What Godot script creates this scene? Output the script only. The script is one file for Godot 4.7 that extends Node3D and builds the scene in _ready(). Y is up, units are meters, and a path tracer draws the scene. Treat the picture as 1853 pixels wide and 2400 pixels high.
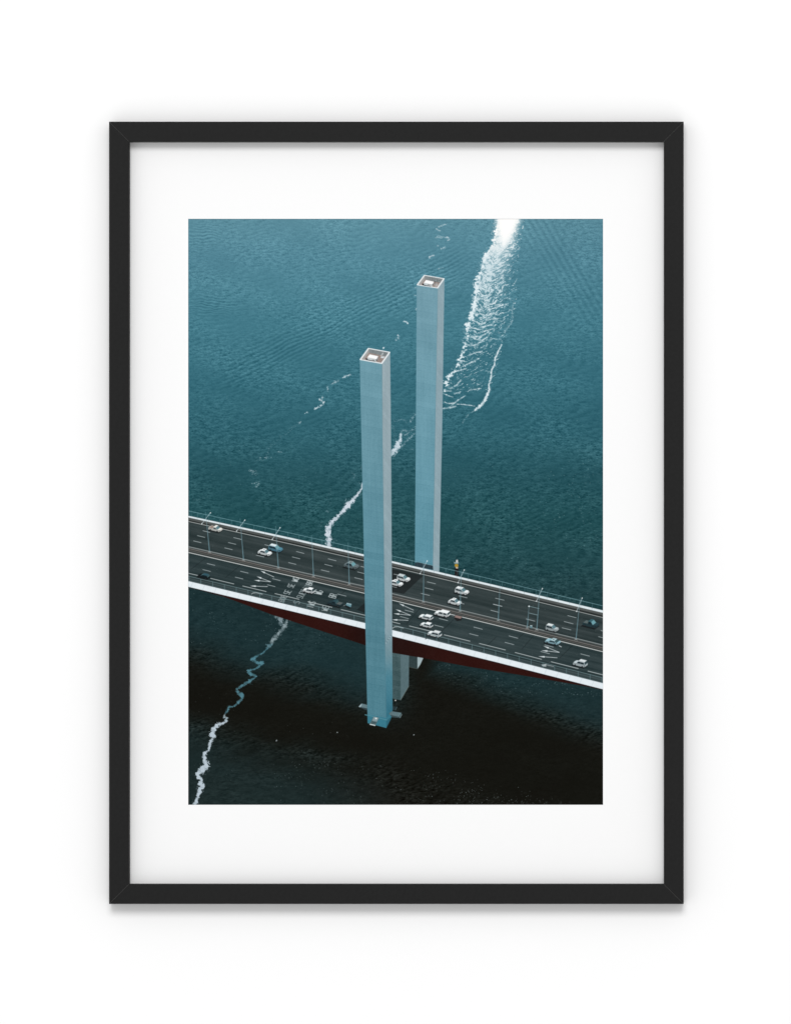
extends Node3D
# A framed photographic print on a white wall. Metres, y up, the wall's face is the plane z = 0.

# ---------------------------------------------------------------- the printed picture, painted into an image
const W := 971
const H := 1374
var ink := PackedFloat32Array()          # r, g, b of every dot of the print, 0..255, sRGB
var rng := RandomNumberGenerator.new()
var ox := 0.0                            # tracing frame: origin and dots per unit
var oy := 0.0
var os := 1.0
var n_wave := FastNoiseLite.new()
var n_fine := FastNoiseLite.new()
var n_slow := FastNoiseLite.new()


func frame(x: float, y: float, s: float) -> void:
	ox = x - 441.2; oy = y - 512.8; os = 1.0 / s


func pt(x: float, y: float) -> Vector2:
	return Vector2(ox + x * os, oy + y * os)


func path(flat: Array) -> PackedVector2Array:
	var out := PackedVector2Array()
	for i in range(0, flat.size(), 2):
		out.append(pt(flat[i], flat[i + 1]))
	return out


func dot(i: int, c: Vector3, a: float) -> void:
	var k := i * 3
	ink[k] += (c.x - ink[k]) * a
	ink[k + 1] += (c.y - ink[k + 1]) * a
	ink[k + 2] += (c.z - ink[k + 2]) * a


# polygon fill with smooth edges; grain adds fine mottling, shade(x, y) may return a colour offset
func fill(poly: PackedVector2Array, c: Vector3, a := 1.0, shade = null) -> void:
	var n := poly.size()
	var lo := poly[0]
	var hi := poly[0]
	for p in poly:
		lo = lo.min(p); hi = hi.max(p)
	var y0 := maxi(0, int(floor(lo.y)))
	var y1 := mini(H - 1, int(floor(hi.y)))
	var x0 := maxi(0, int(floor(lo.x)))
	var x1 := mini(W - 1, int(floor(hi.x)))
	if x1 < x0 or y1 < y0:
		return
	var cov := PackedFloat32Array()
	cov.resize(x1 - x0 + 2)
	var shaded: bool = shade != null
	for y in range(y0, y1 + 1):
		cov.fill(0.0)
		for sub in 4:
			var sy := y + (sub + 0.5) * 0.25
			var xs: Array[float] = []
			var j := n - 1
			for i in n:
				var p := poly[i]
				var q := poly[j]
				if (p.y > sy) != (q.y > sy):
					xs.append(p.x + (sy - p.y) * (q.x - p.x) / (q.y - p.y))
				j = i
			xs.sort()
			for k in range(0, xs.size() - 1, 2):
				var l := clampf(xs[k], x0, x1 + 1)
				var r := clampf(xs[k + 1], x0, x1 + 1)
				if r <= l:
					continue
				var li := int(l)
				var ri := int(r)
				if li == ri:
					cov[li - x0] += (r - l) * 0.25
				else:
					cov[li - x0] += (li + 1 - l) * 0.25
					for x in range(li + 1, ri):
						cov[x - x0] += 0.25
					cov[ri - x0] += (r - ri) * 0.25
		for x in range(x0, x1 + 1):
			var v := cov[x - x0]
			if v > 0.003:
				dot(y * W + x, (c + shade.call(x, y)) if shaded else c, a * minf(v, 1.0))


func poly(flat: Array, c: Vector3, a := 1.0, shade = null) -> void:
	fill(path(flat), c, a, shade)


# line of a width in dots
func line(p: Vector2, q: Vector2, w: float, c: Vector3, a := 1.0, w2 := -1.0) -> void:
	if w2 < 0.0:
		w2 = w
	var d := (q - p).normalized().orthogonal() * 0.5
	fill(PackedVector2Array([p + d * w, q + d * w2, q - d * w2, p - d * w]), c, a)


func stroke(flat: Array, w: float, c: Vector3, a := 1.0) -> void:
	var ps := path(flat)
	for i in ps.size() - 1:
		line(ps[i], ps[i + 1], w, c, a)


func lines(ps: PackedVector2Array, w: float, c: Vector3, a := 1.0, dy := 0.0) -> void:
	for i in ps.size() - 1:
		line(ps[i] + Vector2(0, dy), ps[i + 1] + Vector2(0, dy), w, c, a)


func blob(p: Vector2, r: float, c: Vector3, a := 1.0) -> void:
	for y in range(maxi(0, int(p.y - r - 1)), mini(H - 1, int(p.y + r + 1)) + 1):
		for x in range(maxi(0, int(p.x - r - 1)), mini(W - 1, int(p.x + r + 1)) + 1):
			var v := clampf(r + 0.5 - Vector2(x + 0.5 - p.x, y + 0.5 - p.y).length(), 0.0, 1.0)
			if v > 0.0:
				dot(y * W + x, c, a * v)


func y_at(ps: PackedVector2Array, x: float) -> float:
	for i in ps.size() - 1:
		if x <= ps[i + 1].x or i == ps.size() - 2:
			return lerpf(ps[i].y, ps[i + 1].y, (x - ps[i].x) / (ps[i + 1].x - ps[i].x))
	return 0.0


# a frayed line of foam: flat = [x, y, width, ...] in the tracing frame
func foam(flat: Array, many: float, size: float, c: Vector3, a := 0.9, solid := 0.0) -> void:
	for i in range(0, flat.size() - 3, 3):
		var p := pt(flat[i], flat[i + 1])
		var q := pt(flat[i + 3], flat[i + 4])
		var wp: float = flat[i + 2] * os * 0.5
		var wq: float = flat[i + 5] * os * 0.5
		var side := (q - p).normalized().orthogonal()
		var l := (q - p).length()
		if solid > 0.0:
			var reach := maxf(wp, wq) * 1.9 + 2.0
			var lo := p.min(q) - Vector2(reach, reach)
			var hi := p.max(q) + Vector2(reach, reach)
			for y in range(maxi(0, int(lo.y)), mini(H - 1, int(hi.y)) + 1):
				for x in range(maxi(0, int(lo.x)), mini(W - 1, int(hi.x)) + 1):
					var at := Vector2(x + 0.5, y + 0.5)
					var t := clampf((at - p).dot(q - p) / maxf(l * l, 0.01), 0.0, 1.0)
					var w := lerpf(wp, wq, t) * 0.84
					var far := (at - p.lerp(q, t)).length()
					if far > w * 1.9 + 2.0:
						continue
					var torn := n_slow.get_noise_2d(x * 8.0, y * 8.0) * 1.5 + n_fine.get_noise_2d(x * 1.7, y * 2.2) * 0.9
					var v := smoothstep(-1.2, 1.3, w * (0.92 + torn * 0.42) + torn * 0.7 - far)
					if v > 0.02:
						var tone := n_fine.get_noise_2d(x * 2.0 + 50.0, y * 2.0) * 16.0
						dot(y * W + x, c + Vector3(tone, tone, tone), v * solid)
		for s in int(l * many):
			var t := rng.randf()
			var w := lerpf(wp, wq, t)
			var off := rng.randfn(0.0, 0.55) * w
			var at := p.lerp(q, t) + side * off + Vector2(rng.randfn(0, 0.6), rng.randfn(0, 0.5))
			if n_fine.get_noise_2d(at.x * 0.8, at.y * 1.6) > -0.25:
				blob(at, size * rng.randf_range(0.35, 1.0), c + Vector3.ONE * rng.randf_range(-12, 6), a * rng.randf_range(0.4, 1.0))


func stops(table: Array, v: float) -> Vector3:
	for i in table.size() - 1:
		if v <= table[i + 1][0]:
			var t: float = clampf((v - table[i][0]) / (table[i + 1][0] - table[i][0]), 0.0, 1.0)
			return (table[i][1] as Vector3).lerp(table[i + 1][1], t)
	return table[table.size() - 1][1]


func hump(v: float, mid: float, wide: float) -> float:
	return exp(-pow((v - mid) / wide, 2.0))


func water() -> void:
	var sea := [[0.0, Vector3(93, 141, 156)], [90.0, Vector3(84, 134, 150)], [240.0, Vector3(69, 122, 137)], [380.0, Vector3(57, 109, 123)], [500.0, Vector3(48, 97, 109)], [600.0, Vector3(41, 85, 94)], [700.0, Vector3(36, 78, 84)], [800.0, Vector3(36, 72, 77)], [880.0, Vector3(33, 62, 66)]]
	var under := Vector3(29, 49, 52)
	var deep := Vector3(21, 21, 17)
	var low := Vector3(30, 42, 42)
	var up := 0.0
	for y in H:
		var f := lerpf(1.3, 0.62, float(y) / H)
		up += f
		var base_y := stops(sea, y)
		for x in W:
			var c := base_y
			var xx := (x - 485.0) * f
			var amp := 1.0
			var rim := 0.0
			var bridge := 835.0 + x * 0.245      # about where the girder's lower edge runs
			var swell := n_slow.get_noise_2d(x * 0.35, y * 0.8)
			c += Vector3(3.5, 4.0, 4.0) * swell
			c -= Vector3(5, 6, 6) * clampf((x - 520.0) / 450.0, 0.0, 1.0) * clampf(1.0 - y / 520.0, 0.0, 1.0)
			var a := n_wave.get_noise_2d(xx * 0.75, up * 2.7)
			var b := n_fine.get_noise_2d(xx * 1.0 + up * 0.35, up * 3.3)
			var tilt := n_slow.get_noise_2d(x * 0.22 + 300.0, y * 0.4) * 1.2
			var w3 := n_fine.get_noise_2d(xx * 2.0 - up * tilt, up * 5.2 + xx * tilt)
			var lift := a * 14.0 + b * 13.0 + w3 * 9.0 * (1.0 - 0.5 * float(y) / H)
			var gust := n_slow.get_noise_2d(x * 0.42 - y * 0.25 + 700.0, y * 0.62)
			lift *= 1.0 + 1.25 * gust
			lift += gust * 5.0
			# long swells crossing the ripples
			lift += sin((y * 0.93 + x * 0.30 + a * 3.0 + gust * 22.0) * 0.46 * f) * 3.4 * clampf(0.5 + 2.0 * n_slow.get_noise_2d(x * 0.5 + 77.0, y * 0.5), 0.0, 1.0)
			if lift < 0.0:
				lift *= 1.25
			# wave trains
			if y < 480:
				var d1 := (y - (411.0 - x * 0.48)) * 0.9
				lift += sin((d1 + a * 2.2 + n_slow.get_noise_2d(x * 0.5, y * 0.5) * 7.0) * 0.72) * 11.0 * hump(d1, 0.0, 46.0) * smoothstep(20.0, 160.0, x) * (1.0 - smoothstep(600.0, 700.0, x))
				var g := hump(x, 58.0, 62.0) * hump(y, 197.0, 26.0) + hump(x, 36.0, 46.0) * hump(y, 38.0, 24.0)
				if g > 0.02:
					lift += sin((y - x * 0.06 + 7.0 * n_slow.get_noise_2d(x * 1.2, y * 1.2)) * 1.0) * 13.0 * g
				if x > 640:
					var d2 := (x - 700.0) * 0.62 - (y + 60.0) * 0.36
					lift += sin((d2 + a * 2.0) * 0.62) * 7.0 * hump(x - 560.0 - y * 0.62, 250.0, 60.0) * (1.0 - smoothstep(190.0, 280.0, y))
			elif y < 780 and x > 560:
				lift += sin((y * 0.92 + (x - 500.0) * 0.40 + a * 2.5) * 0.62) * 4.5 * hump(x, 830.0, 130.0) * hump(y, 690.0, 70.0)
			if y > bridge - 8.0:
				# water beyond the bridge's near side: dark, with the bridge mirrored in it
				var s := float(y) - (982.0 + x * 0.30) + swell * 26.0
				var e := float(y) - (1150.0 + x * 0.235) + swell * 30.0
				var dark := smoothstep(-40.0, 100.0, s) * (1.0 - smoothstep(-20.0, 130.0, e))
				if x > 420:
					var edge := 1020.0 + (x - 560.0) * 0.42
					var right := smoothstep(edge - 30.0, edge + 85.0, y + swell * 18.0)
					var shaft := 1.0 - smoothstep(525.0, 590.0, x - (1120.0 - y) * 0.28)
					dark = lerpf(dark, maxf(right * (1.0 - 0.42 * smoothstep(0.0, 120.0, e)), shaft * smoothstep(980.0, 1010.0, y) * (1.0 - smoothstep(0.0, 110.0, e))), smoothstep(420.0, 560.0, x))
				var calm := under.lerp(low, smoothstep(1060.0, 1330.0, y))
				calm = calm.lerp(Vector3(26, 27, 24), smoothstep(240.0, 520.0, x) * smoothstep(1180.0, 1290.0, y))
				c = calm.lerp(deep, clampf(dark, 0.0, 1.0)) + Vector3(1.5, 2.0, 2.0) * swell
				amp = lerpf(0.42, 0.10, clampf(dark, 0.0, 1.0))
				rim = hump(dark, 0.55, 0.3) * (0.55 + 0.45 * swell * 2.0)
			lift *= amp
			if rim > 0.0:
				lift += (sin((y * 0.88 + x * 0.40 + a * 6.0 + swell * 16.0) * 0.6) * 7.0 + b * 17.0 + a * 12.0) * rim
			var i := (y * W + x) * 3
			var gr := rng.randf_range(-2.5, 2.5)
			ink[i] = c.x + lift * 0.92 + gr
			ink[i + 1] = c.y + lift + gr
			ink[i + 2] = c.z + lift + gr


func glints() -> void:
	# sparse white flecks on the water, thicker in drifts
	var zones := [[0, 330, 971, 560, 260, 0.6], [0, 560, 420, 720, 330, 0.6], [520, 560, 971, 900, 700, 0.75], [830, 560, 971, 760, 240, 0.9], [0, 850, 400, 1000, 480, 0.7], [560, 990, 971, 1120, 1200, 0.8],
		[480, 1270, 971, 1374, 1900, 0.85], [200, 1270, 460, 1374, 330, 0.7], [230, 1180, 400, 1330, 130, 0.7], [0, 1100, 120, 1374, 160, 0.45], [300, 900, 420, 1100, 70, 0.6], [0, 330, 120, 620, 60, 0.6], [700, 0, 971, 560, 160, 0.5]]
	for z in zones:
		for i in int(z[4]):
			var x := rng.randf_range(z[0], z[2])
			var y := rng.randf_range(z[1], z[3])
			if y > 1000.0 and x > 480.0 and y < 1250.0 and absf(y - (1035.0 + (x - 560.0) * 0.20)) > 46.0:
				continue
			if y > 1250.0 and x > 470.0 and x < 480.0 + 150.0 * rng.randf():
				continue
			if y > 1250.0 and x > 470.0 and y < 1262.0 + (x - 480.0) * 0.23 + rng.randf() * 40.0:
				continue
			if n_slow.get_noise_2d(x * 1.4, y * 1.4) + rng.randf_range(-0.25, 0.25) > -0.02:
				var k: float = z[5] * rng.randf_range(0.25, 1.0)
				blob(Vector2(x, y), rng.randf_range(0.2, 0.62), Vector3(190, 208, 212), k)


func boat_wake() -> void:
	# the broad wake, W1 frame
	var left := [45, 0.0]
	var l_y := [0, 12, 60, 88, 124, 151, 175, 190, 228, 248, 278, 304, 330, 352, 370, 388, 406]
	var l_x := [725, 722, 711, 692, 682, 671, 671, 669, 660, 651, 648, 643, 633, 623, 607, 600, 598]
	var r_y := [0, 30, 62, 95, 150, 210, 240, 258, 280, 300, 330, 406]
	var r_x := [780, 776, 770, 765, 762, 759, 757, 745, 736, 731, 720, 700]
	for y in 406:
		var xl := 0.0
		var xr := 0.0
		for i in l_y.size() - 1:
			if y >= l_y[i] and y <= l_y[i + 1]:
				xl = lerpf(l_x[i], l_x[i + 1], float(y - l_y[i]) / (l_y[i + 1] - l_y[i]))
		for i in r_y.size() - 1:
			if y >= r_y[i] and y <= r_y[i + 1]:
				xr = lerpf(r_x[i], r_x[i + 1], float(y - r_y[i]) / (r_y[i + 1] - r_y[i]))
		var jag := n_slow.get_noise_2d(3.0, y * 9.0) * 3.0 + n_fine.get_noise_2d(7.0, y * 1.2) * 2.5
		for x in range(int(xl) - 8, int(xr) + 8):
			var u := (x - xl) / (xr - xl)
			var px := x - xl
			# ribs dip away from the left edge, then rise to the right
			var rib := y - (px * 0.55 if px < 26.0 else 14.3 - (px - 26.0) * 0.42)
			var warp := n_slow.get_noise_2d(x * 2.4, y * 2.4) * 8.0
			var big := n_wave.get_noise_2d(px * 1.0 + 40.0, (rib + warp) * 3.0)
			var small := n_fine.get_noise_2d(px * 1.3 + 11.0, (rib + warp) * 2.3)
			var crumb := n_fine.get_noise_2d(x * 3.1, y * 3.1) * 0.6 + rng.randf_range(-0.25, 0.25)
			var lace := 0.5 + big * 0.95 + small * 0.55 + crumb * 0.42
			var many := lerpf(0.86, 0.66, smoothstep(30.0, 190.0, y))
			many = lerpf(many, 0.36, smoothstep(150.0, 250.0, y))
			many = lerpf(many, 0.05, smoothstep(225.0, 335.0, y))
			many *= smoothstep(-0.02, 0.03, u) * (1.0 + 0.5 * n_slow.get_noise_2d(x * 3.0 + 500.0, y * 3.0))
			many *= lerpf(1.0 - smoothstep(0.40, 1.0, u), 1.0 - smoothstep(0.75, 1.06, u), clampf(1.0 - y / 120.0, 0.0, 1.0))
			var f := smoothstep(1.0 - many - 0.22, 1.0 - many + 0.34, lace) * clampf(0.95 + crumb * 0.35, 0.0, 1.0) * lerpf(0.95, 0.8, y / 406.0)
			f = maxf(f, (0.72 + crumb * 0.35) * many * smoothstep(260.0, 30.0, y))
			# white core
			var mid := lerpf(748.0, 733.0, y / 90.0)
			var cw := lerpf(25.0, 2.0, clampf(y / 78.0, 0.0, 1.0))
			f = maxf(f, smoothstep(cw + 13.0, cw - 7.0, absf(x - mid) + crumb * 12.0) * smoothstep(84.0, 60.0, y))
			# left lip
			var lip := 1.4 + 7.0 * n_slow.get_noise_2d(30.0, y * 7.0) + 5.0 * n_fine.get_noise_2d(x * 1.1, y * 1.1) + (2.4 if y > 120 and y < 250 else 0.9)
			f = maxf(f, smoothstep(-1.8, 2.2, lip - absf(px - 2.5 + jag * 1.3) + crumb * 2.2) * 0.97)
			if f > 0.02 and x >= 0 and x < W:
				dot(y * W + x, Vector3(226, 238, 242).lerp(Vector3(255, 254, 252), smoothstep(120.0, 20.0, y)), clampf(f, 0.0, 1.0))
	var white := Vector3(226, 236, 240)
	frame(1020, 700, 8.09)
	foam([1480, 70, 12, 1450, 220, 10, 1470, 380, 14, 1420, 500, 22, 1330, 600, 50, 1240, 730, 50, 1200, 800, 30], 3.0, 0.5, white, 0.6)
	foam([1250, 870, 16, 1190, 1000, 22, 1130, 1130, 34, 1120, 1260, 22, 1060, 1350, 26, 1050, 1500, 26, 1010, 1630, 24, 1020, 1720, 34, 980, 1820, 56, 930, 1940, 60, 840, 2040, 60, 745, 2120, 26], 4.0, 0.8, white, 0.9, 0.8)
	foam([745, 2120, 10, 640, 2180, 9, 540, 2300, 9, 500, 2390, 8], 2.5, 0.45, white, 0.6)
	for r in [[820, 370, 10, 930, 350, 22, 1040, 295, 40, 1180, 265, 12], [690, 405, 14, 850, 480, 26, 930, 465, 26, 960, 400, 10, 1220, 370, 10], [850, 540, 12, 1000, 505, 22, 1090, 500, 12], [660, 540, 12, 800, 580, 22, 900, 600, 16],
			[800, 650, 10, 950, 610, 14, 1100, 570, 18], [660, 730, 20, 850, 720, 40, 960, 660, 14], [740, 770, 20, 880, 790, 30, 1000, 720, 20], [520, 830, 22, 620, 880, 26, 740, 885, 30, 830, 830, 20, 920, 810, 12], [600, 1090, 14, 740, 1025, 26, 880, 1010, 24],
			[400, 1160, 30, 500, 1180, 18, 600, 1195, 12], [500, 1290, 12, 680, 1210, 40, 830, 1130, 12], [390, 1380, 12, 480, 1355, 20, 590, 1325, 18], [270, 1710, 12, 400, 1640, 26, 480, 1540, 30], [200, 1750, 10, 300, 1750, 14], [360, 1800, 30, 480, 1770, 30],
			[140, 1950, 12, 250, 1990, 18, 370, 1980, 24], [140, 2085, 26, 270, 2070, 34, 390, 2040, 22], [300, 2020, 40, 420, 1930, 20, 560, 1840, 14], [400, 2000, 12, 560, 2010, 14, 750, 2035, 14], [140, 1800, 10, 330, 1870, 14], [640, 1740, 10, 860, 1700, 12], [900, 150, 30, 1040, 110, 26, 1160, 50, 12], [1000, 210, 14, 1200, 150, 12, 1380, 90, 10]]:
		foam(r, 4.2, 0.55, white, 0.8, 0.4)
	# foam drifting between the two towers and on to the deck
	frame(760, 950, 6.425)
	var froth := Vector3(208, 221, 230)
	foam([1380, 125, 40, 1310, 200, 60, 1290, 260, 30], 3.0, 0.6, froth, 0.8)
	foam([1140, 400, 30, 1200, 370, 40, 1240, 390, 16], 3.0, 0.6, froth, 0.8)
	foam([1380, 330, 60, 1300, 390, 60, 1200, 450, 36, 1140, 440, 20], 2.8, 0.6, froth, 0.8)
	foam([1380, 400, 30, 1250, 520, 44, 1130, 650, 40, 1010, 800, 34], 3.5, 0.6, froth, 0.8)
	foam([1150, 430, 30, 1140, 520, 60, 1100, 600, 100, 1060, 680, 90, 1000, 750, 50], 4.0, 0.8, froth, 0.9, 0.7)
	foam([1010, 220, 20, 1070, 240, 24, 1150, 210, 40, 1250, 240, 60], 2.0, 0.5, froth, 0.6)
	foam([1020, 270, 40, 1060, 420, 40, 1070, 560, 50], 1.6, 0.5, froth, 0.6)
	foam([1150, 665, 14, 1370, 660, 10], 1.2, 0.45, froth, 0.5)
	var curd := Vector3(206, 216, 226)
	foam([570, 1170, 14, 560, 1260, 30, 490, 1350, 50, 420, 1440, 70, 350, 1510, 110, 290, 1590, 60, 210, 1660, 50, 130, 1740, 66, 60, 1840, 80, 50, 1930, 100, 70, 2010, 80, 60, 2110, 90], 3.2, 0.7, curd, 0.9, 0.85)
	foam([330, 1400, 30, 310, 1480, 40], 2.0, 0.6, curd, 0.7)
	foam([470, 1380, 60, 420, 1470, 50, 250, 1680, 50], 1.4, 0.55, curd, 0.7)
	foam([400, 1010, 20, 460, 1050, 20, 430, 1130, 20], 1.6, 0.45, curd, 0.6)
	foam([560, 900, 14, 545, 970, 14], 1.4, 0.45, curd, 0.6)
	foam([520, 1160, 20, 560, 1190, 20], 2.0, 0.5, curd, 0.7)
	foam([110, 1250, 80, 60, 1400, 90, 60, 1500, 120], 0.9, 0.45, curd, 0.6)
	foam([10, 1570, 30, 100, 1640, 26], 1.8, 0.45, curd, 0.6)
	foam([-40, 1750, 60, -60, 1950, 60, -10, 2080, 60], 1.2, 0.5, curd, 0.6)
	foam([110, 2060, 50, 190, 2030, 40], 1.6, 0.5, curd, 0.6)


func foam_specks() -> void:
	var white := Vector3(214, 226, 232)
	frame(430, 500, 3.372)
	foam([1320, 1275, 8, 1290, 1282, 16, 1255, 1302, 8], 5.1, 0.75, white, 0.95)
	foam([1228, 1318, 10, 1205, 1330, 26, 1165, 1352, 10], 4.1, 0.69, white, 0.91)
	foam([1135, 1362, 12, 1142, 1410, 14], 3.1, 0.62, white, 0.78)
	foam([1105, 1450, 12, 1072, 1470, 16, 1112, 1492, 14, 1080, 1525, 18, 1030, 1548, 8], 5.1, 0.81, white, 0.95)
	foam([985, 1570, 10, 955, 1585, 8], 3.4, 0.62, white, 0.78)
	foam([930, 1645, 12, 905, 1665, 18], 3.4, 0.62, white, 0.72)
	foam([910, 1655, 14, 740, 1790, 30, 665, 1870, 24, 650, 1940, 20, 560, 1960, 18], 0.9, 0.56, white, 0.65)
	foam([600, 1930, 10, 700, 1930, 12], 2.2, 0.56, white, 0.65)
	foam([740, 1885, 10, 780, 1887, 10], 2.5, 0.56, white, 0.65)
	foam([520, 2030, 16, 570, 2050, 44, 580, 2070, 30], 4.1, 0.62, white, 0.78)
	foam([535, 2138, 16, 605, 2132, 20, 570, 2165, 14], 3.1, 0.62, white, 0.65)
	foam([60, 2270, 40, 200, 2240, 30], 1.2, 0.56, white, 0.52)
	frame(920, 500, 3.372)
	foam([430, 78, 8, 390, 95, 10, 352, 112, 8, 345, 125, 12, 375, 138, 10], 3.7, 0.62, white, 0.78)
	foam([335, 195, 10, 355, 188, 30, 435, 190, 10, 450, 205, 10, 430, 220, 12], 3.7, 0.69, white, 0.85)
	foam([350, 252, 10, 360, 258, 10], 4.2, 0.62, white, 0.78)
	foam([380, 280, 14, 415, 270, 14], 3.7, 0.69, white, 0.85)
	foam([330, 330, 10, 285, 345, 12, 295, 355, 8], 4.1, 0.69, white, 0.85)
	foam([400, 428, 6, 360, 440, 6], 3.4, 0.56, white, 0.65)
	frame(830, 630, 7.664)
	foam([1110, 330, 30, 1090, 345, 20], 3.4, 0.69, white, 0.91)
	foam([1070, 468, 10, 1110, 475, 20], 3.4, 0.69, white, 0.91)
	foam([1112, 690, 30, 1100, 750, 20], 3.4, 0.75, white, 0.91)
	foam([885, 945, 12, 925, 945, 30, 940, 965, 26, 970, 990, 26], 6.8, 0.75, white, 0.95)
	foam([800, 1165, 14, 775, 1190, 34, 800, 1235, 40, 735, 1280, 34], 3.7, 0.75, white, 0.95)
	foam([530, 1410, 20, 515, 1445, 34], 6.8, 0.88, white, 0.95)
	# the ribbon of scum below the bridge: pale, then dull where the bridge shades it, then pale again
	frame(430, 1400, 3.372)
	foam([730, 150, 30, 765, 170, 50, 770, 210, 40], 3.0, 0.7, Vector3(196, 214, 222), 0.8, 0.3)
	foam([820, 180, 16, 800, 230, 34, 750, 290, 34, 710, 335, 40, 690, 362, 30], 3.4, 0.65, Vector3(190, 205, 210), 0.75, 0.35)
	foam([650, 375, 10, 690, 380, 30, 660, 400, 20], 3.0, 0.6, Vector3(120, 158, 170), 0.7, 0.4)
	var dull := Vector3(88, 138, 152)
	foam([665, 405, 12, 620, 445, 8, 560, 478, 20, 540, 490, 26, 590, 520, 34, 620, 515, 30, 600, 548, 22, 560, 570, 8, 510, 582, 26, 530, 605, 34, 575, 628, 14, 520, 665, 34, 465, 700, 24, 425, 725, 22, 425, 752, 26, 465, 775, 50, 470, 795, 20, 435, 830, 22, 400, 862, 10, 352, 868, 18, 352, 890, 26, 330, 920, 10], 3.2, 0.65, dull, 0.75, 0.6)
	var pale := Vector3(176, 196, 205)
	foam([325, 925, 8, 318, 950, 14, 345, 955, 16, 330, 975, 14, 345, 975, 10], 3.0, 0.6, pale, 0.85, 0.6)
	foam([345, 978, 8, 310, 1000, 24, 265, 1010, 40, 245, 1035, 44, 225, 1080, 50, 240, 1100, 34, 215, 1140, 30, 200, 1190, 26, 200, 1210, 14, 165, 1235, 34, 165, 1280, 36, 180, 1330, 60, 150, 1370, 64, 110, 1395, 40, 120, 1420, 50, 145, 1440, 22, 130, 1475, 44, 150, 1490, 40, 130, 1520, 50, 120, 1560, 30, 100, 1610, 30, 90, 1645, 34], 3.4, 0.7, Vector3(186, 200, 210), 0.9, 0.88)
	foam([1320, 340, 8, 1330, 342, 8], 4.0, 0.7, white, 0.9)
	foam([1214, 1066, 4, 1218, 1068, 4], 4.0, 0.9, white, 0.9)
	foam([738, 1125, 6, 733, 1140, 6], 4.0, 0.6, white, 0.8)
	frame(920, 1400, 3.372)
	foam([164, 1088, 4, 168, 1090, 4], 4.0, 1.0, white, 0.9)


func concrete(amp: float, sx: float, sy: float, step := 0.0) -> Callable:
	return func(x: int, y: int) -> Vector3:
		var v := n_fine.get_noise_2d(x * sx, y * sy) * amp + n_slow.get_noise_2d(x * 1.3, y * 0.7) * amp + rng.randf_range(-1.5, 1.5)
		if step > 0.0:
			# pours of concrete: a faint joint each lift, every lift a slightly different tone, stains running down
			var lift_y := (y - x * 0.19) / step
			v += n_slow.get_noise_2d(floorf(lift_y) * 61.0, 9.0) * amp * 1.1
			v += n_wave.get_noise_2d(x * 6.0, y * 0.10) * amp * 0.9
			if lift_y - floorf(lift_y) < 1.2 / step:
				v -= 5.0
		return Vector3(v, v, v)


# a tall box: three edges (left, middle, right) as point lists from top to bottom
func tower_body(l: Array, m: Array, r: Array, front: Array, flank: Array) -> void:
	var pl := path(l)
	var pm := path(m)
	var pr := path(r)
	var face := PackedVector2Array(pl)
	var mm := pm.duplicate()
	mm.reverse()
	face.append_array(mm)
	var con := concrete(5.5, 0.9, 2.6, 14.0)
	fill(face, Vector3.ZERO, 1.0, func(x: int, y: int) -> Vector3: return stops(front, y) + con.call(x, y))
	var rr := pr.duplicate()
	rr.reverse()
	var side := PackedVector2Array(pm)
	side.append_array(rr)
	fill(side, Vector3.ZERO, 1.0, func(x: int, y: int) -> Vector3: return stops(flank, y) + con.call(x * 2, y - x) * 1.1)
	lines(pm, 1.0, stops(front, pm[0].y) * 0.86, 0.45)


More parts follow.
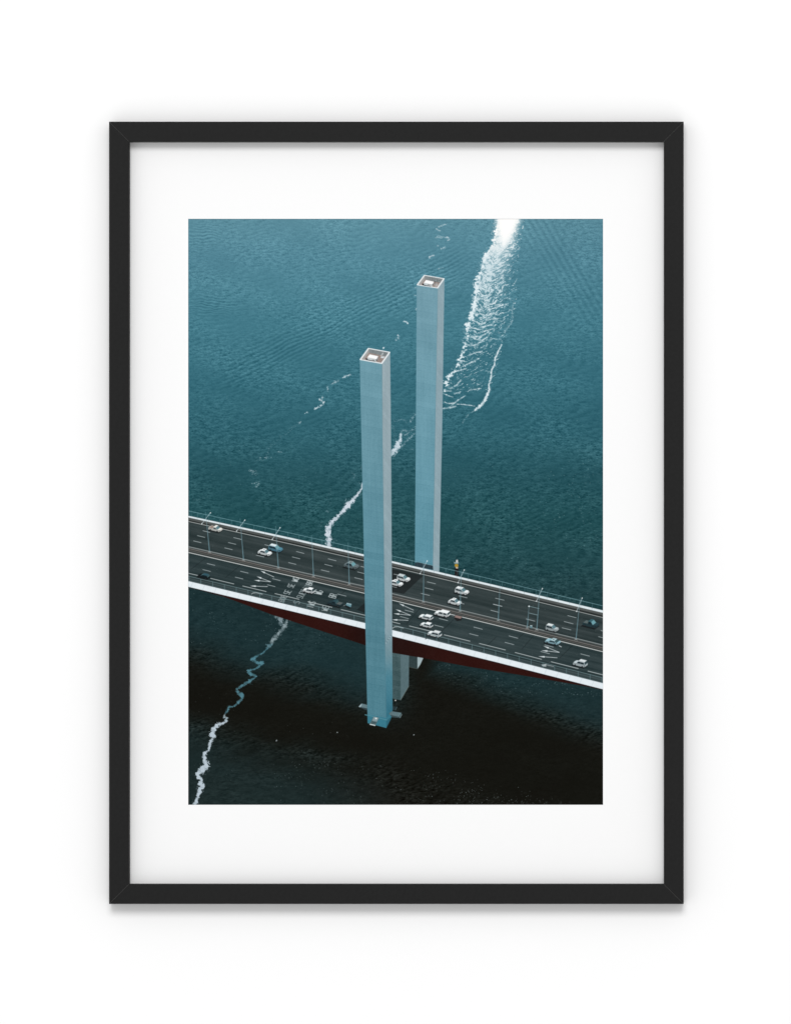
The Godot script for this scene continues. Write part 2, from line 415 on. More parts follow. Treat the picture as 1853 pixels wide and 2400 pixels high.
func tower_top(l: Vector2, b: Vector2, r: Vector2, f: Vector2, second: bool) -> void:
	# rim, sunken roof, parapet insides, machine house
	fill(PackedVector2Array([l, b, r, f]), Vector3(226, 232, 234))
	var c := (l + b + r + f) * 0.25
	var s := 0.88
	var l2 := c + (l - c) * s
	var b2 := c + (b - c) * s
	var r2 := c + (r - c) * s
	var f2 := c + (f - c) * s
	fill(PackedVector2Array([l2, b2, r2, f2]), Vector3(150, 136, 130), 1.0, concrete(10.0, 3.0, 3.0))
	var drop := Vector2(0, 8.5)
	fill(PackedVector2Array([b2, r2, r2 + Vector2(-6, 9), b2 + drop]), Vector3(128, 136, 138), 1.0, concrete(14.0, 6.0, 0.5))
	fill(PackedVector2Array([l2, b2, b2 + drop, l2 + Vector2(4, 2.0)]), Vector3(158, 158, 156), 1.0, concrete(10.0, 2.0, 2.0))
	var k := 1.0 if not second else 0.93
	var h := l2 + Vector2(13.5, -4.5) * k
	fill(PackedVector2Array([h + Vector2(-4, 2), h + Vector2(20, 6) * k, h + Vector2(18, 10) * k, h + Vector2(-3, 6)]), Vector3(34, 40, 44))
	fill(PackedVector2Array([h, h + Vector2(21, 4.5) * k, h + Vector2(21, 10) * k, h + Vector2(0, 5.0) * k]), Vector3(196, 204, 206))
	fill(PackedVector2Array([h + Vector2(21, 4.5) * k, h + Vector2(25.5, -2.5) * k, h + Vector2(25, 2.5) * k, h + Vector2(21, 10) * k]), Vector3(150, 160, 164))
	fill(PackedVector2Array([h, h + Vector2(5.5, -7.0) * k, h + Vector2(25.5, -2.5) * k, h + Vector2(21, 4.5) * k]), Vector3(250, 251, 251))
	if second:
		blob(h + Vector2(29, 5.5), 4.2, Vector3(176, 172, 170))
		for i in 26:
			blob(h + Vector2(rng.randf_range(24, 37), rng.randf_range(-7, 3)), 0.7, Vector3(60, 72, 74) if i % 3 else Vector3(190, 196, 198), 0.8)
	else:
		fill(PackedVector2Array([r2 + Vector2(-17, 9), r2 + Vector2(-8, 9), r2 + Vector2(-11, 13.5), r2 + Vector2(-18, 12.5)]), Vector3(206, 216, 220))
		line(r2 + Vector2(-13, 0), r2 + Vector2(-18, 8), 0.8, Vector3(220, 226, 228))
		line(r2 + Vector2(-11, 0), r2 + Vector2(-15.5, 8), 0.8, Vector3(220, 226, 228))
	for i in 12:
		blob(f2 + Vector2(rng.randf_range(-24, -3), rng.randf_range(-7.0, -5.0) - 0.0), 0.9, Vector3(44, 48, 50) if i % 2 else Vector3(170, 160, 154), 0.8)
	for e in [[l, b], [b, r], [r, f], [f, l]]:
		line(e[0], e[1], 1.4, Vector3(236, 240, 241), 0.9)


# a vehicle in its box on the tracing frame; face +1 drives right, -1 left
func car(x0: float, y0: float, x1: float, y1: float, face: int, body: Vector3, kind: String, roof := Vector3(-1, 0, 0), lift := 0.0) -> void:
	var a := pt(x0, y0)
	var z := pt(x1, y1)
	var w := z.x - a.x
	var d := Vector2(w * 0.77, w * 0.77 * 0.245)
	var t := Vector2(w * 0.23, -w * 0.17)
	var o := Vector2(a.x, z.y - d.y - w * 0.015)
	var h := o.y + 0.42 * d.y + t.y * 0.95 - a.y
	if roof.x < 0.0:
		roof = body * 1.02
	var p := func(u: float, v: float, k: float) -> Vector2:
		var uu := u if face > 0 else 1.0 - u
		return o + d * uu + t * v + Vector2(0, -h * k)
	var quad := func(c: Vector3, q: Array, al := 1.0) -> void:
		var ps := PackedVector2Array()
		for i in range(0, q.size(), 3):
			ps.append(p.call(q[i], q[i + 1], q[i + 2]))
		fill(ps, c, al)
	var dark := Vector3(24, 28, 30)
	var tint := Vector3(20, 34, 40)
	var glass := Vector3(92, 126, 134) if body.x > 150.0 else Vector3(110, 158, 166)
	quad.call(dark, [-0.03, -0.36, 0.0, 1.03, -0.36, 0.0, 1.05, 0.9, 0.0, -0.03, 0.9, 0.0], 0.85)
	var side := body * 0.74 + tint * 0.14
	quad.call(side, [0.02, 0, 0.05, 0.98, 0, 0.05, 1.0, 0, 0.30, 0.99, 0, 0.46, 0.01, 0, 0.5, 0.0, 0, 0.3])
	quad.call(body * 0.84, [1.0 if face > 0 else 0.0, 0.06, 0.08, 1.0 if face > 0 else 0.0, 0.94, 0.08, 1.0 if face > 0 else 0.0, 0.94, 0.46, 1.0 if face > 0 else 0.0, 0.06, 0.46])
	quad.call(body, [0.01, 0.02, 0.5, 0.93, 0.02, 0.48, 1.0, 0.2, 0.44, 1.0, 0.8, 0.44, 0.93, 1.0, 0.48, 0.02, 1.0, 0.5, -0.01, 0.8, 0.48, -0.01, 0.2, 0.48])
	for u in [0.19, 0.80]:
		blob(p.call(u, -0.02, 0.09), maxf(w * 0.052, 0.8), Vector3(18, 20, 22), 0.9)
		blob(p.call(u, -0.02, 0.09), w * 0.02, Vector3(120, 128, 130), 0.7)
	var c := [0.10, 0.74, 0.27, 0.56]
	if kind == "wagon":
		c = [0.0, 0.74, 0.05, 0.54]
	elif kind == "hatch":
		c = [0.0, 0.74, 0.10, 0.52]
	elif kind == "ute":
		c = [0.38, 0.77, 0.43, 0.62]
		var bed := Vector3(150, 132, 122) if body.x > 150.0 else body * 0.8 + Vector3(56, 50, 46)
		quad.call(bed, [0.03, 0.1, 0.5, 0.39, 0.1, 0.5, 0.39, 0.9, 0.5, 0.03, 0.9, 0.5])
		quad.call(body * 0.92, [0.36, 0.05, 0.5, 0.40, 0.05, 0.6, 0.40, 0.95, 0.6, 0.36, 0.95, 0.5])
	elif kind == "canopy":
		c = [0.0, 0.76, 0.02, 0.60]
	# front screen, rear screen, side glass, roof
	quad.call(glass, [c[1], 0.06, 0.48, c[1], 0.94, 0.48, c[3], 0.86, 0.96, c[3], 0.14, 0.96])
	quad.call(glass * 0.55, [c[0], 0.06, 0.49, c[0], 0.94, 0.49, c[2], 0.86, 0.96, c[2], 0.14, 0.96])
	quad.call(side * 1.06, [c[0], 0.03, 0.48, c[1], 0.03, 0.47, c[3], 0.10, 0.98, c[2], 0.10, 0.98])
	quad.call(tint, [c[0] + 0.07, 0.035, 0.55, c[1] - 0.06, 0.035, 0.54, c[3] - 0.0, 0.09, 0.88, c[2] + 0.04, 0.09, 0.88], 0.93)
	var mid: float = (c[0] + c[1]) * 0.5
	line(p.call(mid, 0.03, 0.52), p.call(mid - 0.01, 0.09, 0.92), maxf(0.5, w * 0.018), side, 0.8)
	if kind == "canopy":
		line(p.call(0.34, 0.03, 0.5), p.call(0.34, 0.09, 0.95), w * 0.05, side, 1.0)
		line(p.call(0.34, 0.12, 1.0), p.call(0.34, 0.88, 1.0), 0.7, tint, 0.7)
	quad.call(roof, [c[2] - 0.01, 0.10, 0.98, c[3] + 0.01, 0.10, 0.98, c[3] + 0.02, 0.5, 1.02, c[3] + 0.01, 0.90, 0.99, c[2] - 0.01, 0.90, 0.99])
	if kind == "wagon":
		line(p.call(c[2] + 0.03, 0.2, 1.0), p.call(c[3] - 0.03, 0.2, 1.0), 0.5, tint, 0.5)
		line(p.call(c[2] + 0.03, 0.8, 1.0), p.call(c[3] - 0.03, 0.8, 1.0), 0.5, tint, 0.5)
	elif kind == "sedan":
		quad.call(tint, [c[2] + 0.12, 0.35, 1.0, c[2] + 0.2, 0.35, 1.0, c[2] + 0.2, 0.65, 1.0, c[2] + 0.12, 0.65, 1.0], 0.7)


func arrow(tx: float, ty: float, bx: float, by: float, c: Vector3) -> void:
	var tip := pt(tx, ty)
	var tail := pt(bx, by)
	var d := (tip - tail)
	var neck := tip - d * 0.34
	var n := d.normalized().orthogonal()
	line(tail, neck + d * 0.05, 1.25, c, 0.92)
	fill(PackedVector2Array([tip, neck + n * 2.0, neck - n * 2.0]), c, 0.95)


const GLYPHS := {
	"W": [[0, 1, 0.25, 0, 0.5, 0.7, 0.75, 0, 1, 1]], "G": [[1, 0.85, 0.7, 1, 0.3, 1, 0, 0.75, 0, 0.25, 0.3, 0, 0.7, 0, 1, 0.2, 1, 0.45, 0.6, 0.45]],
	"B": [[0, 0, 0, 1, 0.8, 1, 1, 0.8, 0.8, 0.52, 0, 0.52], [0.8, 0.52, 1, 0.25, 0.8, 0, 0, 0]], "R": [[0, 0, 0, 1, 0.8, 1, 1, 0.75, 0.8, 0.5, 0, 0.5], [0.5, 0.5, 1, 0]],
	"S": [[1, 0.85, 0.7, 1, 0.25, 1, 0, 0.78, 0.25, 0.55, 0.75, 0.45, 1, 0.22, 0.75, 0, 0.3, 0, 0, 0.15]], "E": [[1, 1, 0, 1, 0, 0, 1, 0], [0, 0.5, 0.8, 0.5]],
	"O": [[0.3, 0, 0, 0.3, 0, 0.7, 0.3, 1, 0.7, 1, 1, 0.7, 1, 0.3, 0.7, 0, 0.3, 0]], "I": [[0.5, 0, 0.5, 1]], "U": [[0, 1, 0, 0.25, 0.3, 0, 0.7, 0, 1, 0.25, 1, 1]], "N": [[0, 0, 0, 1, 1, 0, 1, 1]],
}


# road lettering: at = foot of the first letter, right = advance of one letter, up = height of a letter
func lettering(text: String, x: float, y: float, right: Vector2, up: Vector2, c: Vector3, a := 0.8, w := 1.0) -> void:
	var at := pt(x, y)
	for ch in text:
		for g in GLYPHS.get(ch, []):
			for i in range(0, g.size() - 2, 2):
				line(at + right * 0.78 * g[i] + up * g[i + 1], at + right * 0.78 * g[i + 2] + up * g[i + 3], w, c, a)
		at += right


func lamp_post(tx: float, ty: float, bx: float, by: float, arm: Array) -> void:
	var top := pt(tx, ty)
	var foot := pt(bx, by)
	var steel := Vector3(122, 158, 168)
	line(top, foot, 0.6, steel, 0.85, 1.9)
	line(top.lerp(foot, 0.5), foot, 0.6, Vector3(88, 124, 136), 0.5, 1.2)
	for s in [-1, 1]:
		line(foot + Vector2(-4.0 * s, 2.2), foot + Vector2(3.2 * s, -1.6), 0.8, Vector3(176, 178, 176), 0.8)
	line(foot + Vector2(-3.6, -0.4), foot + Vector2(3.6, 2.6), 0.7, Vector3(150, 150, 148), 0.7)
	if arm:
		var a := pt(arm[0], arm[1])
		var b := pt(arm[2], arm[3])
		line(a, b, 1.05, Vector3(196, 214, 220), 0.9)
		var d := (b - a).normalized()
		line(a, a + d * 3.2, 2.5, Vector3(228, 238, 240), 1.0, 1.4)
		line(b, b - d * 3.2, 2.5, Vector3(236, 242, 243), 1.0, 1.4)


func bridge() -> void:
	frame(0, 0, 1)
	var rail_far := path([438, 1196.8, 686, 1250.9, 852.7, 1288.3, 918.2, 1303.3, 1160, 1359.7, 1200.6, 1370, 1415, 1421.1])
	var far_top := path([438, 1208.2, 686, 1261.6, 852.7, 1299.7, 918.2, 1315.2, 1160, 1371.6, 1415, 1431.5])
	var far_low := path([438, 1212.2, 686, 1266.3, 852.7, 1304.4, 918.2, 1319.7, 1160, 1376.7, 1415, 1437.4])
	var edge_far := path([438, 1221.6, 686, 1276.4, 852.7, 1314.5, 918.2, 1329.3, 1160, 1386.7, 1415, 1448.5])
	var med_top := path([438, 1280.1, 686, 1336.4, 853.5, 1373.8, 918.2, 1390.8, 1160, 1449.4, 1415, 1512.4])
	var med_mid := path([438, 1284.9, 686, 1342.4, 853.5, 1381.5, 918.2, 1398.2, 1160, 1457.6, 1415, 1519.8])
	var edge_near := path([438, 1294.2, 686, 1351.3, 854.2, 1390.9, 918.2, 1406.7, 1160, 1465.3, 1415, 1528.6])
	var rail_near := path([438, 1349.7, 686, 1408.3, 855.7, 1448.7, 918.9, 1464.7, 1160, 1525.0, 1415, 1590.0])
	var rail_low := path([438, 1359.4, 686, 1418.0, 855.7, 1459.0, 918.9, 1475.3, 1160, 1536.1, 1415, 1601.4])
	var near_top := path([438, 1361.3, 686, 1420.2, 855.7, 1460.6, 918.9, 1476.8, 1160, 1537.9, 1415, 1602.4])
	var near_low := path([438, 1375.0, 670.3, 1430.0, 855.7, 1474.7, 918.9, 1491.7, 1111.7, 1540.0, 1165, 1553.1, 1415, 1616.9])
	var girder := path([448, 1377.6, 527.9, 1400.0, 637.6, 1441.0, 856.0, 1512.7, 920.0, 1530.5, 988.0, 1542.0, 1098.0, 1563.0, 1216.6, 1582.0, 1365.0, 1607.6, 1415, 1618.0])
	var band := func(a: PackedVector2Array, b: PackedVector2Array, c: Vector3, shade = null, al := 1.0) -> void:
		var ps := a.duplicate()
		var back := b.duplicate()
		back.reverse()
		ps.append_array(back)
		fill(ps, c, al, shade)
	# girder
	var g := concrete(2.5, 0.8, 1.4)
	band.call(near_low, girder, Vector3(46, 20, 17), func(x: int, y: int) -> Vector3: return g.call(x, y) + (Vector3(-10, -1, 0) * smoothstep(330.0, 420.0, x) * smoothstep(620.0, 480.0, x)))
	# carriageways
	var tar := func(x: int, y: int) -> Vector3:
		var s := y - x * 0.2345
		var v := n_slow.get_noise_2d(s * 5.5, x * 0.08 + 400.0) * 17.0 + n_fine.get_noise_2d(x * 0.25, s * 3.2) * 4.0 + n_slow.get_noise_2d(x * 1.1, s * 2.0) * 5.0 + rng.randf_range(-2.5, 2.5)
		return Vector3(v * 1.05, v, v)
	band.call(far_top, near_low, Vector3(47, 60, 62), tar)
	band.call(edge_far, med_top, Vector3(51, 61, 62), tar, 0.85)
	band.call(far_low, edge_far, Vector3(46, 50, 50), tar)
	var fl2 := far_low.duplicate()
	for i in fl2.size():
		fl2[i].y += 5.6
	band.call(far_low, fl2, Vector3(82, 86, 85), concrete(9.0, 2.0, 2.0))
	frame(910, 1290, 6.744)
	poly([40, 300, 215, 325, 545, 405, 240, 690, 40, 655], Vector3(30, 34, 35), 0.72)
	frame(680, 1230, 6.744)
	poly([1190, 1235, 1160, 1250, 1050, 1345, 1190, 1400], Vector3(28, 33, 35), 0.72)
	# expansion joints
	for j in [[436, 1180, 320, 855, 80, 1042], [436, 1180, 860, 975, 615, 1180], [436, 1180, 1400, 1095, 1180, 1300], [680, 1230, 880, 1030, 640, 1255], [910, 1290, 510, 900, 285, 1165], [910, 1290, 1030, 1090, 820, 1300], [1165, 1370, -20, 830, -260, 1060], [1165, 1370, 420, 770, 325, 855], [1165, 1370, 570, 810, 380, 1030], [1165, 1370, 1185, 965, 980, 1165]]:
		frame(j[0], j[1], 6.744)
		stroke([j[2], j[3], j[4], j[5]], 1.0, Vector3(26, 33, 35), 0.75)
	# edge lines and lane dashes
	var paint := Vector3(196, 206, 208)
	lines(edge_far, 1.3, Vector3(204, 208, 206), 0.9)
	lines(edge_near, 1.5, Vector3(214, 218, 216), 0.95)
	var dashes := {
		Vector2(436, 1180): [265, 432, 380, 460, 175, 508, 300, 538, 115, 592, 242, 622, 750, 540, 875, 570, 665, 618, 790, 648, 608, 703, 735, 733, 1240, 652, 1365, 682, 1105, 818, 1235, 848, 1615, 935, 1740, 965, 330, 950, 458, 980, 262, 1046, 390, 1077, 857, 1073, 985, 1103, 773, 1165, 903, 1196, 1363, 1190, 1493, 1222, 1280, 1285, 1410, 1317],
		Vector2(680, 1230): [93, 422, 220, 455, 28, 508, 157, 540, 595, 538, 727, 571, 540, 625, 668, 657, 485, 713, 618, 746, 1112, 658, 1240, 690, 1058, 745, 1190, 778, 1012, 836, 1145, 868, 745, 1095, 885, 1130],
		Vector2(910, 1290): [80, 375, 210, 405, 608, 498, 745, 530, 570, 592, 707, 625, 513, 682, 652, 715, 0, 556, 130, 590, 1105, 720, 1243, 752, 1060, 815, 1195, 850, 1650, 852, 1790, 886, 1610, 947, 1745, 982, 257, 945, 395, 980, 182, 1045, 320, 1082, 797, 1077, 937, 1113, 720, 1180, 868, 1217, 1342, 1213, 1485, 1250, 1275, 1317, 1417, 1353],
		Vector2(1165, 1370): [-35, 217, 108, 250, -68, 312, 75, 347, 450, 545, 595, 582, 1105, 492, 1247, 528, 1050, 586, 1197, 624, 1015, 684, 1163, 720, 1630, 728, 1770, 764, 1592, 825, 1735, 861, 177, 813, 325, 852, 115, 915, 262, 953, 742, 955, 888, 993, 680, 1060, 825, 1097, 1310, 1097, 1457, 1135],
	}
	for o: Vector2 in dashes:
		frame(o.x, o.y, 6.744)
		for i in range(0, dashes[o].size(), 4):
			stroke([dashes[o][i], dashes[o][i + 1], dashes[o][i + 2], dashes[o][i + 3]], 1.15, paint, 0.88)
	var longs := {
		Vector2(436, 1180): [20, 1101, 190, 1140, 385, 1185, 760, 1275, 890, 1305, 1270, 1395, 1400, 1425, 1790, 1518],
		Vector2(680, 1230): [275, 1215, 665, 1308, 800, 1340, 1190, 1434], Vector2(910, 1290): [40, 1126, 185, 1163, 325, 1195, 740, 1298, 875, 1335, 1290, 1438, 1430, 1472, 1850, 1577], Vector2(1165, 1370): [275, 1075, 700, 1185, 845, 1222, 1280, 1332, 1425, 1370, 1700, 1439],
	}
	for o: Vector2 in longs:
		frame(o.x, o.y, 6.744)
		for i in range(0, longs[o].size(), 4):
			stroke([longs[o][i], longs[o][i + 1], longs[o][i + 2], longs[o][i + 3]], 1.35, Vector3(206, 214, 214), 0.92)
	# arrows
	var mark := Vector3(216, 224, 226)
	frame(436, 1180, 6.744)
	for q in [[1170, 1062, 1390, 1165], [1112, 1153, 1338, 1240], [1070, 1215, 1338, 1240], [1005, 1305, 1290, 1317]]:
		arrow(q[0], q[1], q[2], q[3], mark)
	stroke([1030, 1435, 1060, 1415, 1110, 1412, 1210, 1436], 1.8, mark, 0.7)
	frame(910, 1290, 6.744)
	for q in [[160, 838, 397, 947], [108, 932, 350, 1028], [75, 1000, 350, 1028], [50, 1097, 312, 1108]]:
		arrow(q[0], q[1], q[2], q[3], mark)
	stroke([62, 1235, 95, 1210, 150, 1208, 240, 1230], 1.9, mark, 0.7)
	frame(1165, 1370, 6.744)
	for q in [[720, 970, 978, 1075], [690, 1043, 978, 1075], [640, 1138, 945, 1160]]:
		arrow(q[0], q[1], q[2], q[3], mark)
	poly([690, 1268, 770, 1258, 768, 1300, 715, 1295], mark, 0.75)
	stroke([770, 1270, 890, 1298], 1.3, mark, 0.75)
	stroke([970, 968, 1012, 990], 1.7, mark, 0.9)
	# lettering on the road, read from the right-hand end of the deck
	var chalk := Vector3(198, 208, 210)
	var adv := Vector2(3.3, -3.0)
	var tall := Vector2(-13.0, -3.3)
	frame(680, 1230, 6.744)
	lettering("WG", 112, 908, Vector2(2.4, -5.0), tall, chalk, 0.82, 1.7)
	lettering("BR", 335, 962, Vector2(2.6, -4.6), tall, chalk, 0.82, 1.5)
	lettering("WG", 492, 1110, Vector2(2.4, -4.6), Vector2(-18, -4.4), chalk, 0.82, 1.7)
	lettering("BR", 712, 1166, Vector2(2.6, -4.6), Vector2(-16, -4.0), chalk, 0.82, 1.5)
	lettering("SUBSI", 190, 1172, Vector2(3.3, -5.2), Vector2(-14, -3.4), chalk, 0.74, 1.2)
	lettering("IN", 285, 1010, Vector2(3.0, -4.6), Vector2(-12, -3.0), chalk, 0.5, 0.85)
	lettering("S", 140, 1256, Vector2(3.3, -7.0), Vector2(-14, -3.4), chalk, 0.72, 1.0)
	lettering("IWS", 360, 1320, Vector2(2.4, -5.0), Vector2(-15, -3.4), chalk, 0.66, 1.8)
	lettering("WE", 585, 1372, Vector2(2.4, -6.0), Vector2(-14, -3.2), chalk, 0.62, 1.8)
	frame(436, 1180, 6.744)
	lettering("SE", 1690, 1340, Vector2(2.8, -4.6), Vector2(-14, -3.4), chalk, 0.8, 1.35)
	lettering("SE", 1630, 1445, Vector2(3.2, -5.0), Vector2(-14, -3.4), chalk, 0.8, 1.35)
	lettering("BOE", 1545, 1560, Vector2(2.9, -5.0), Vector2(-13, -3.2), chalk, 0.7, 1.2)
	# median: two barriers and the gap between
	band.call(med_top, edge_near, Vector3(70, 74, 73), concrete(6.0, 0.6, 3.0))
	lines(edge_near, 1.5, Vector3(214, 218, 216), 0.95)
	lines(med_top, 1.4, Vector3(164, 172, 172), 0.9, 0.4)
	lines(med_top, 1.8, Vector3(92, 100, 101), 0.85, 2.0)
	lines(med_top, 1.0, Vector3(44, 47, 47), 0.8, 3.7)
	lines(med_mid, 1.0, Vector3(160, 153, 149), 0.85, 0.0)
	lines(med_mid, 1.2, Vector3(50, 48, 46), 0.8, 1.7)
	lines(med_mid, 1.3, Vector3(100, 98, 94), 0.6, 3.5)
	lines(edge_near, 1.4, Vector3(44, 48, 48), 0.8, -2.1)
	# traffic
	var white := Vector3(236, 241, 242)
	frame(436, 1180, 6.744)
	car(350, 338, 582, 462, 1, Vector3(228, 228, 222), "ute")
	car(1298, 645, 1534, 782, 1, Vector3(86, 138, 158), "wagon", Vector3(222, 236, 240))
	car(1130, 712, 1362, 842, 1, white, "sedan")
	car(178, 1098, 384, 1205, -1, Vector3(26, 32, 34), "hatch", Vector3(52, 86, 98))
	car(-150, 880, 62, 960, -1, Vector3(60, 90, 98), "sedan")
	frame(680, 1230, 6.744)
	car(845, 572, 1092, 716, 1, Vector3(104, 118, 122), "sedan", Vector3(134, 150, 152))
	car(195, 982, 392, 1098, -1, white, "hatch")
	car(590, 1176, 848, 1308, -1, Vector3(40, 58, 64), "ute", Vector3(48, 74, 82))
	poly([858, 1285, 880, 1240, 905, 1228, 975, 1255, 962, 1318, 925, 1335], Vector3(26, 30, 32), 0.8)
	poly([872, 1270, 895, 1232, 972, 1252, 958, 1308], Vector3(100, 140, 150), 1.0)
	for i in 4:
		stroke([897 + i * 18, 1252 + i * 4, 903 + i * 18, 1240 + i * 4], 1.3, Vector3(232, 240, 242), 0.9)
	stroke([840, 1285, 872, 1270], 0.9, Vector3(190, 196, 198), 0.8)
	frame(910, 1290, 6.744)
	car(128, 378, 348, 510, 1, white, "wagon", Vector3(206, 216, 218))
	car(10, 458, 238, 584, 1, white, "sedan")
	car(1044, 578, 1276, 716, 1, white, "wagon")
	car(938, 752, 1158, 882, 1, white, "sedan")
	poly([1035, 1048, 1055, 1025, 1160, 1050, 1150, 1110, 1080, 1120, 1040, 1085], Vector3(30, 30, 31), 0.85)
	poly([1038, 1058, 1062, 1026, 1160, 1048, 1138, 1084], Vector3(142, 120, 116))
	stroke([980, 1030, 1040, 1055], 0.9, Vector3(150, 150, 150), 0.7)
	car(720, 932, 982, 1070, -1, white, "canopy")
	car(474, 1002, 714, 1116, -1, white, "wagon")
	car(496, 1126, 708, 1238, -1, white, "hatch")
	car(612, 1256, 846, 1388, -1, white, "wagon", Vector3(226, 232, 233))
	frame(1165, 1370, 6.744)
	car(758, 624, 972, 760, 1, Vector3(182, 192, 194), "wagon", Vector3(226, 234, 234))
	car(1340, 542, 1610, 702, 1, Vector3(44, 66, 72), "ute", Vector3(58, 96, 104))
	car(746, 842, 1002, 968, -1, Vector3(150, 190, 202), "sedan", Vector3(176, 200, 206))
	car(1190, 1174, 1428, 1322, -1, Vector3(196, 208, 212), "wagon", Vector3(222, 228, 230))
	# far parapet and railing
	band.call(far_top, far_low, Vector3(222, 232, 236), concrete(5.0, 1.0, 1.0))
	for i in 37:
		var x := -4.0 + i * 26.4
		var y := y_at(rail_far, x)
		line(Vector2(x, y), Vector2(x - 1.2, y_at(far_top, x) + 1.6), 0.75, Vector3(104, 142, 150), 0.75)
		line(Vector2(x + 13, y_at(rail_far, x + 13)), Vector2(x + 12, y_at(far_top, x + 12)), 0.5, Vector3(84, 124, 132), 0.5)
		line(Vector2(x - 1.2, y_at(far_top, x)), Vector2(x - 1.4, y_at(far_low, x)), 0.7, Vector3(120, 136, 142), 0.5)
	lines(rail_far, 1.05, Vector3(132, 172, 180), 0.9)
	# near railing and parapet
	band.call(rail_low, near_top, Vector3(40, 52, 54))
	for i in 37:
		var x := 2.0 + i * 27.6
		line(Vector2(x, y_at(rail_near, x)), Vector2(x, y_at(near_top, x)), 0.95, Vector3(112, 146, 152), 0.8)
	lines(rail_near, 1.15, Vector3(126, 152, 156), 0.85)
	lines(rail_near, 0.7, Vector3(96, 116, 120), 0.6, 5.4)
	lines(rail_low, 0.8, Vector3(116, 140, 144), 0.75)
	band.call(near_top, near_low, Vector3(226, 235, 240), concrete(4.0, 0.6, 0.9))
	for i in 38:
		var x := -22.0 + i * 27.6
		line(Vector2(x + 5.5, y_at(near_top, x + 5.5)), Vector2(x, y_at(near_low, x)), 0.75, Vector3(168, 182, 190), 0.6)
	lines(near_low, 1.3, Vector3(20, 16, 16), 0.8, 0.8)
	frame(910, 1290, 6.744)
	stroke([575, 1388, 600, 1392, 580, 1410], 1.4, Vector3(40, 48, 50), 0.8)
	# lamp posts down the median
	frame(436, 1180, 6.744)
	lamp_post(308, 130, 372, 770, [245, 328, 392, 142])
	lamp_post(853, 235, 908, 895, [793, 444, 934, 258])
	lamp_post(1413, 355, 1458, 1022, [1358, 574, 1490, 378])
	frame(680, 1230, 6.744)
	lamp_post(338, 165, 367, 815, [])
	lamp_post(911, 280, 932, 940, [])
	frame(910, 1290, 6.744)
	lamp_post(557, 150, 550, 815, [494, 376, 614, 162])
	lamp_post(1148, 305, 1130, 960, [1094, 520, 1198, 304])
	frame(1165, 1370, 6.744)
	lamp_post(40, 0, 12, 570, [])
	lamp_post(670, 45, 620, 715, [612, 272, 712, 58])
	lamp_post(1305, 200, 1240, 868, [1246, 434, 1340, 208])
	lamp_post(498, 345, 470, 690, [])
	stroke([500, 345, 660, 383], 1.1, Vector3(150, 178, 184), 0.9)
	stroke([498, 452, 632, 485], 1.1, Vector3(150, 178, 184), 0.9)
	blob(pt(498, 346), 1.8, Vector3(226, 236, 238))
	poly([515, 645, 552, 652, 548, 695, 512, 688], Vector3(96, 130, 138))
	poly([515, 645, 552, 652, 550, 662, 516, 656], Vector3(206, 220, 222))
	# cat's eyes and litter on the deck
	for i in 60:
		var x := rng.randf_range(0, W)
		var y := rng.randf_range(y_at(edge_far, x) + 4.0, y_at(rail_near, x) - 3.0)
		blob(Vector2(x, y), 0.4, Vector3(180, 190, 192), 0.55)


func buoy() -> void:
	frame(910, 1290, 6.744)
	poly([1048, 280, 1105, 285, 1102, 420, 1046, 410], Vector3(34, 27, 27))
	poly([1044, 225, 1070, 212, 1102, 225, 1100, 258, 1070, 268, 1046, 255], Vector3(172, 136, 44))
	poly([1058, 262, 1098, 264, 1096, 290, 1066, 288], Vector3(196, 176, 150))
	poly([1028, 190, 1075, 178, 1112, 190, 1100, 215, 1040, 212], Vector3(132, 152, 156))
	poly([1062, 150, 1095, 148, 1098, 192, 1066, 195], Vector3(206, 206, 206))
	stroke([1070, 100, 1072, 160], 0.8, Vector3(34, 44, 48), 0.9)
	stroke([1015, 165, 1040, 195], 0.7, Vector3(130, 156, 160), 0.7)
	stroke([1108, 165, 1110, 210], 0.7, Vector3(40, 50, 54), 0.8)


func piers() -> void:
	frame(830, 1480, 8.43)
	poly([1080, 480, 1250, 500, 1245, 745, 1082, 705], Vector3(48, 62, 64), 1.0, concrete(4.0, 1.0, 1.0))
	poly([1245, 500, 1365, 520, 1300, 660, 1245, 745], Vector3(158, 176, 180), 1.0, concrete(8.0, 3.0, 1.0))
	stroke([1082, 705, 1245, 745], 0.9, Vector3(96, 100, 90), 0.7)
	poly([730, 380, 920, 420, 915, 1362, 730, 1325], Vector3(66, 88, 91), 1.0, concrete(9.0, 1.0, 2.2, 11.0))
	poly([915, 420, 1080, 460, 1075, 1085, 912, 1362], Vector3(62, 82, 86), 1.0, func(x: int, y: int) -> Vector3:
		var k := hump(x - (1060 - y) * 0.1, 562.0, 12.0)
		return concrete(6.0, 2.5, 0.6).call(x, y) + Vector3(24, 26, 27) * (1.0 - k))
	stroke([912, 1362, 1075, 1085], 1.0, Vector3(128, 136, 126), 0.7)


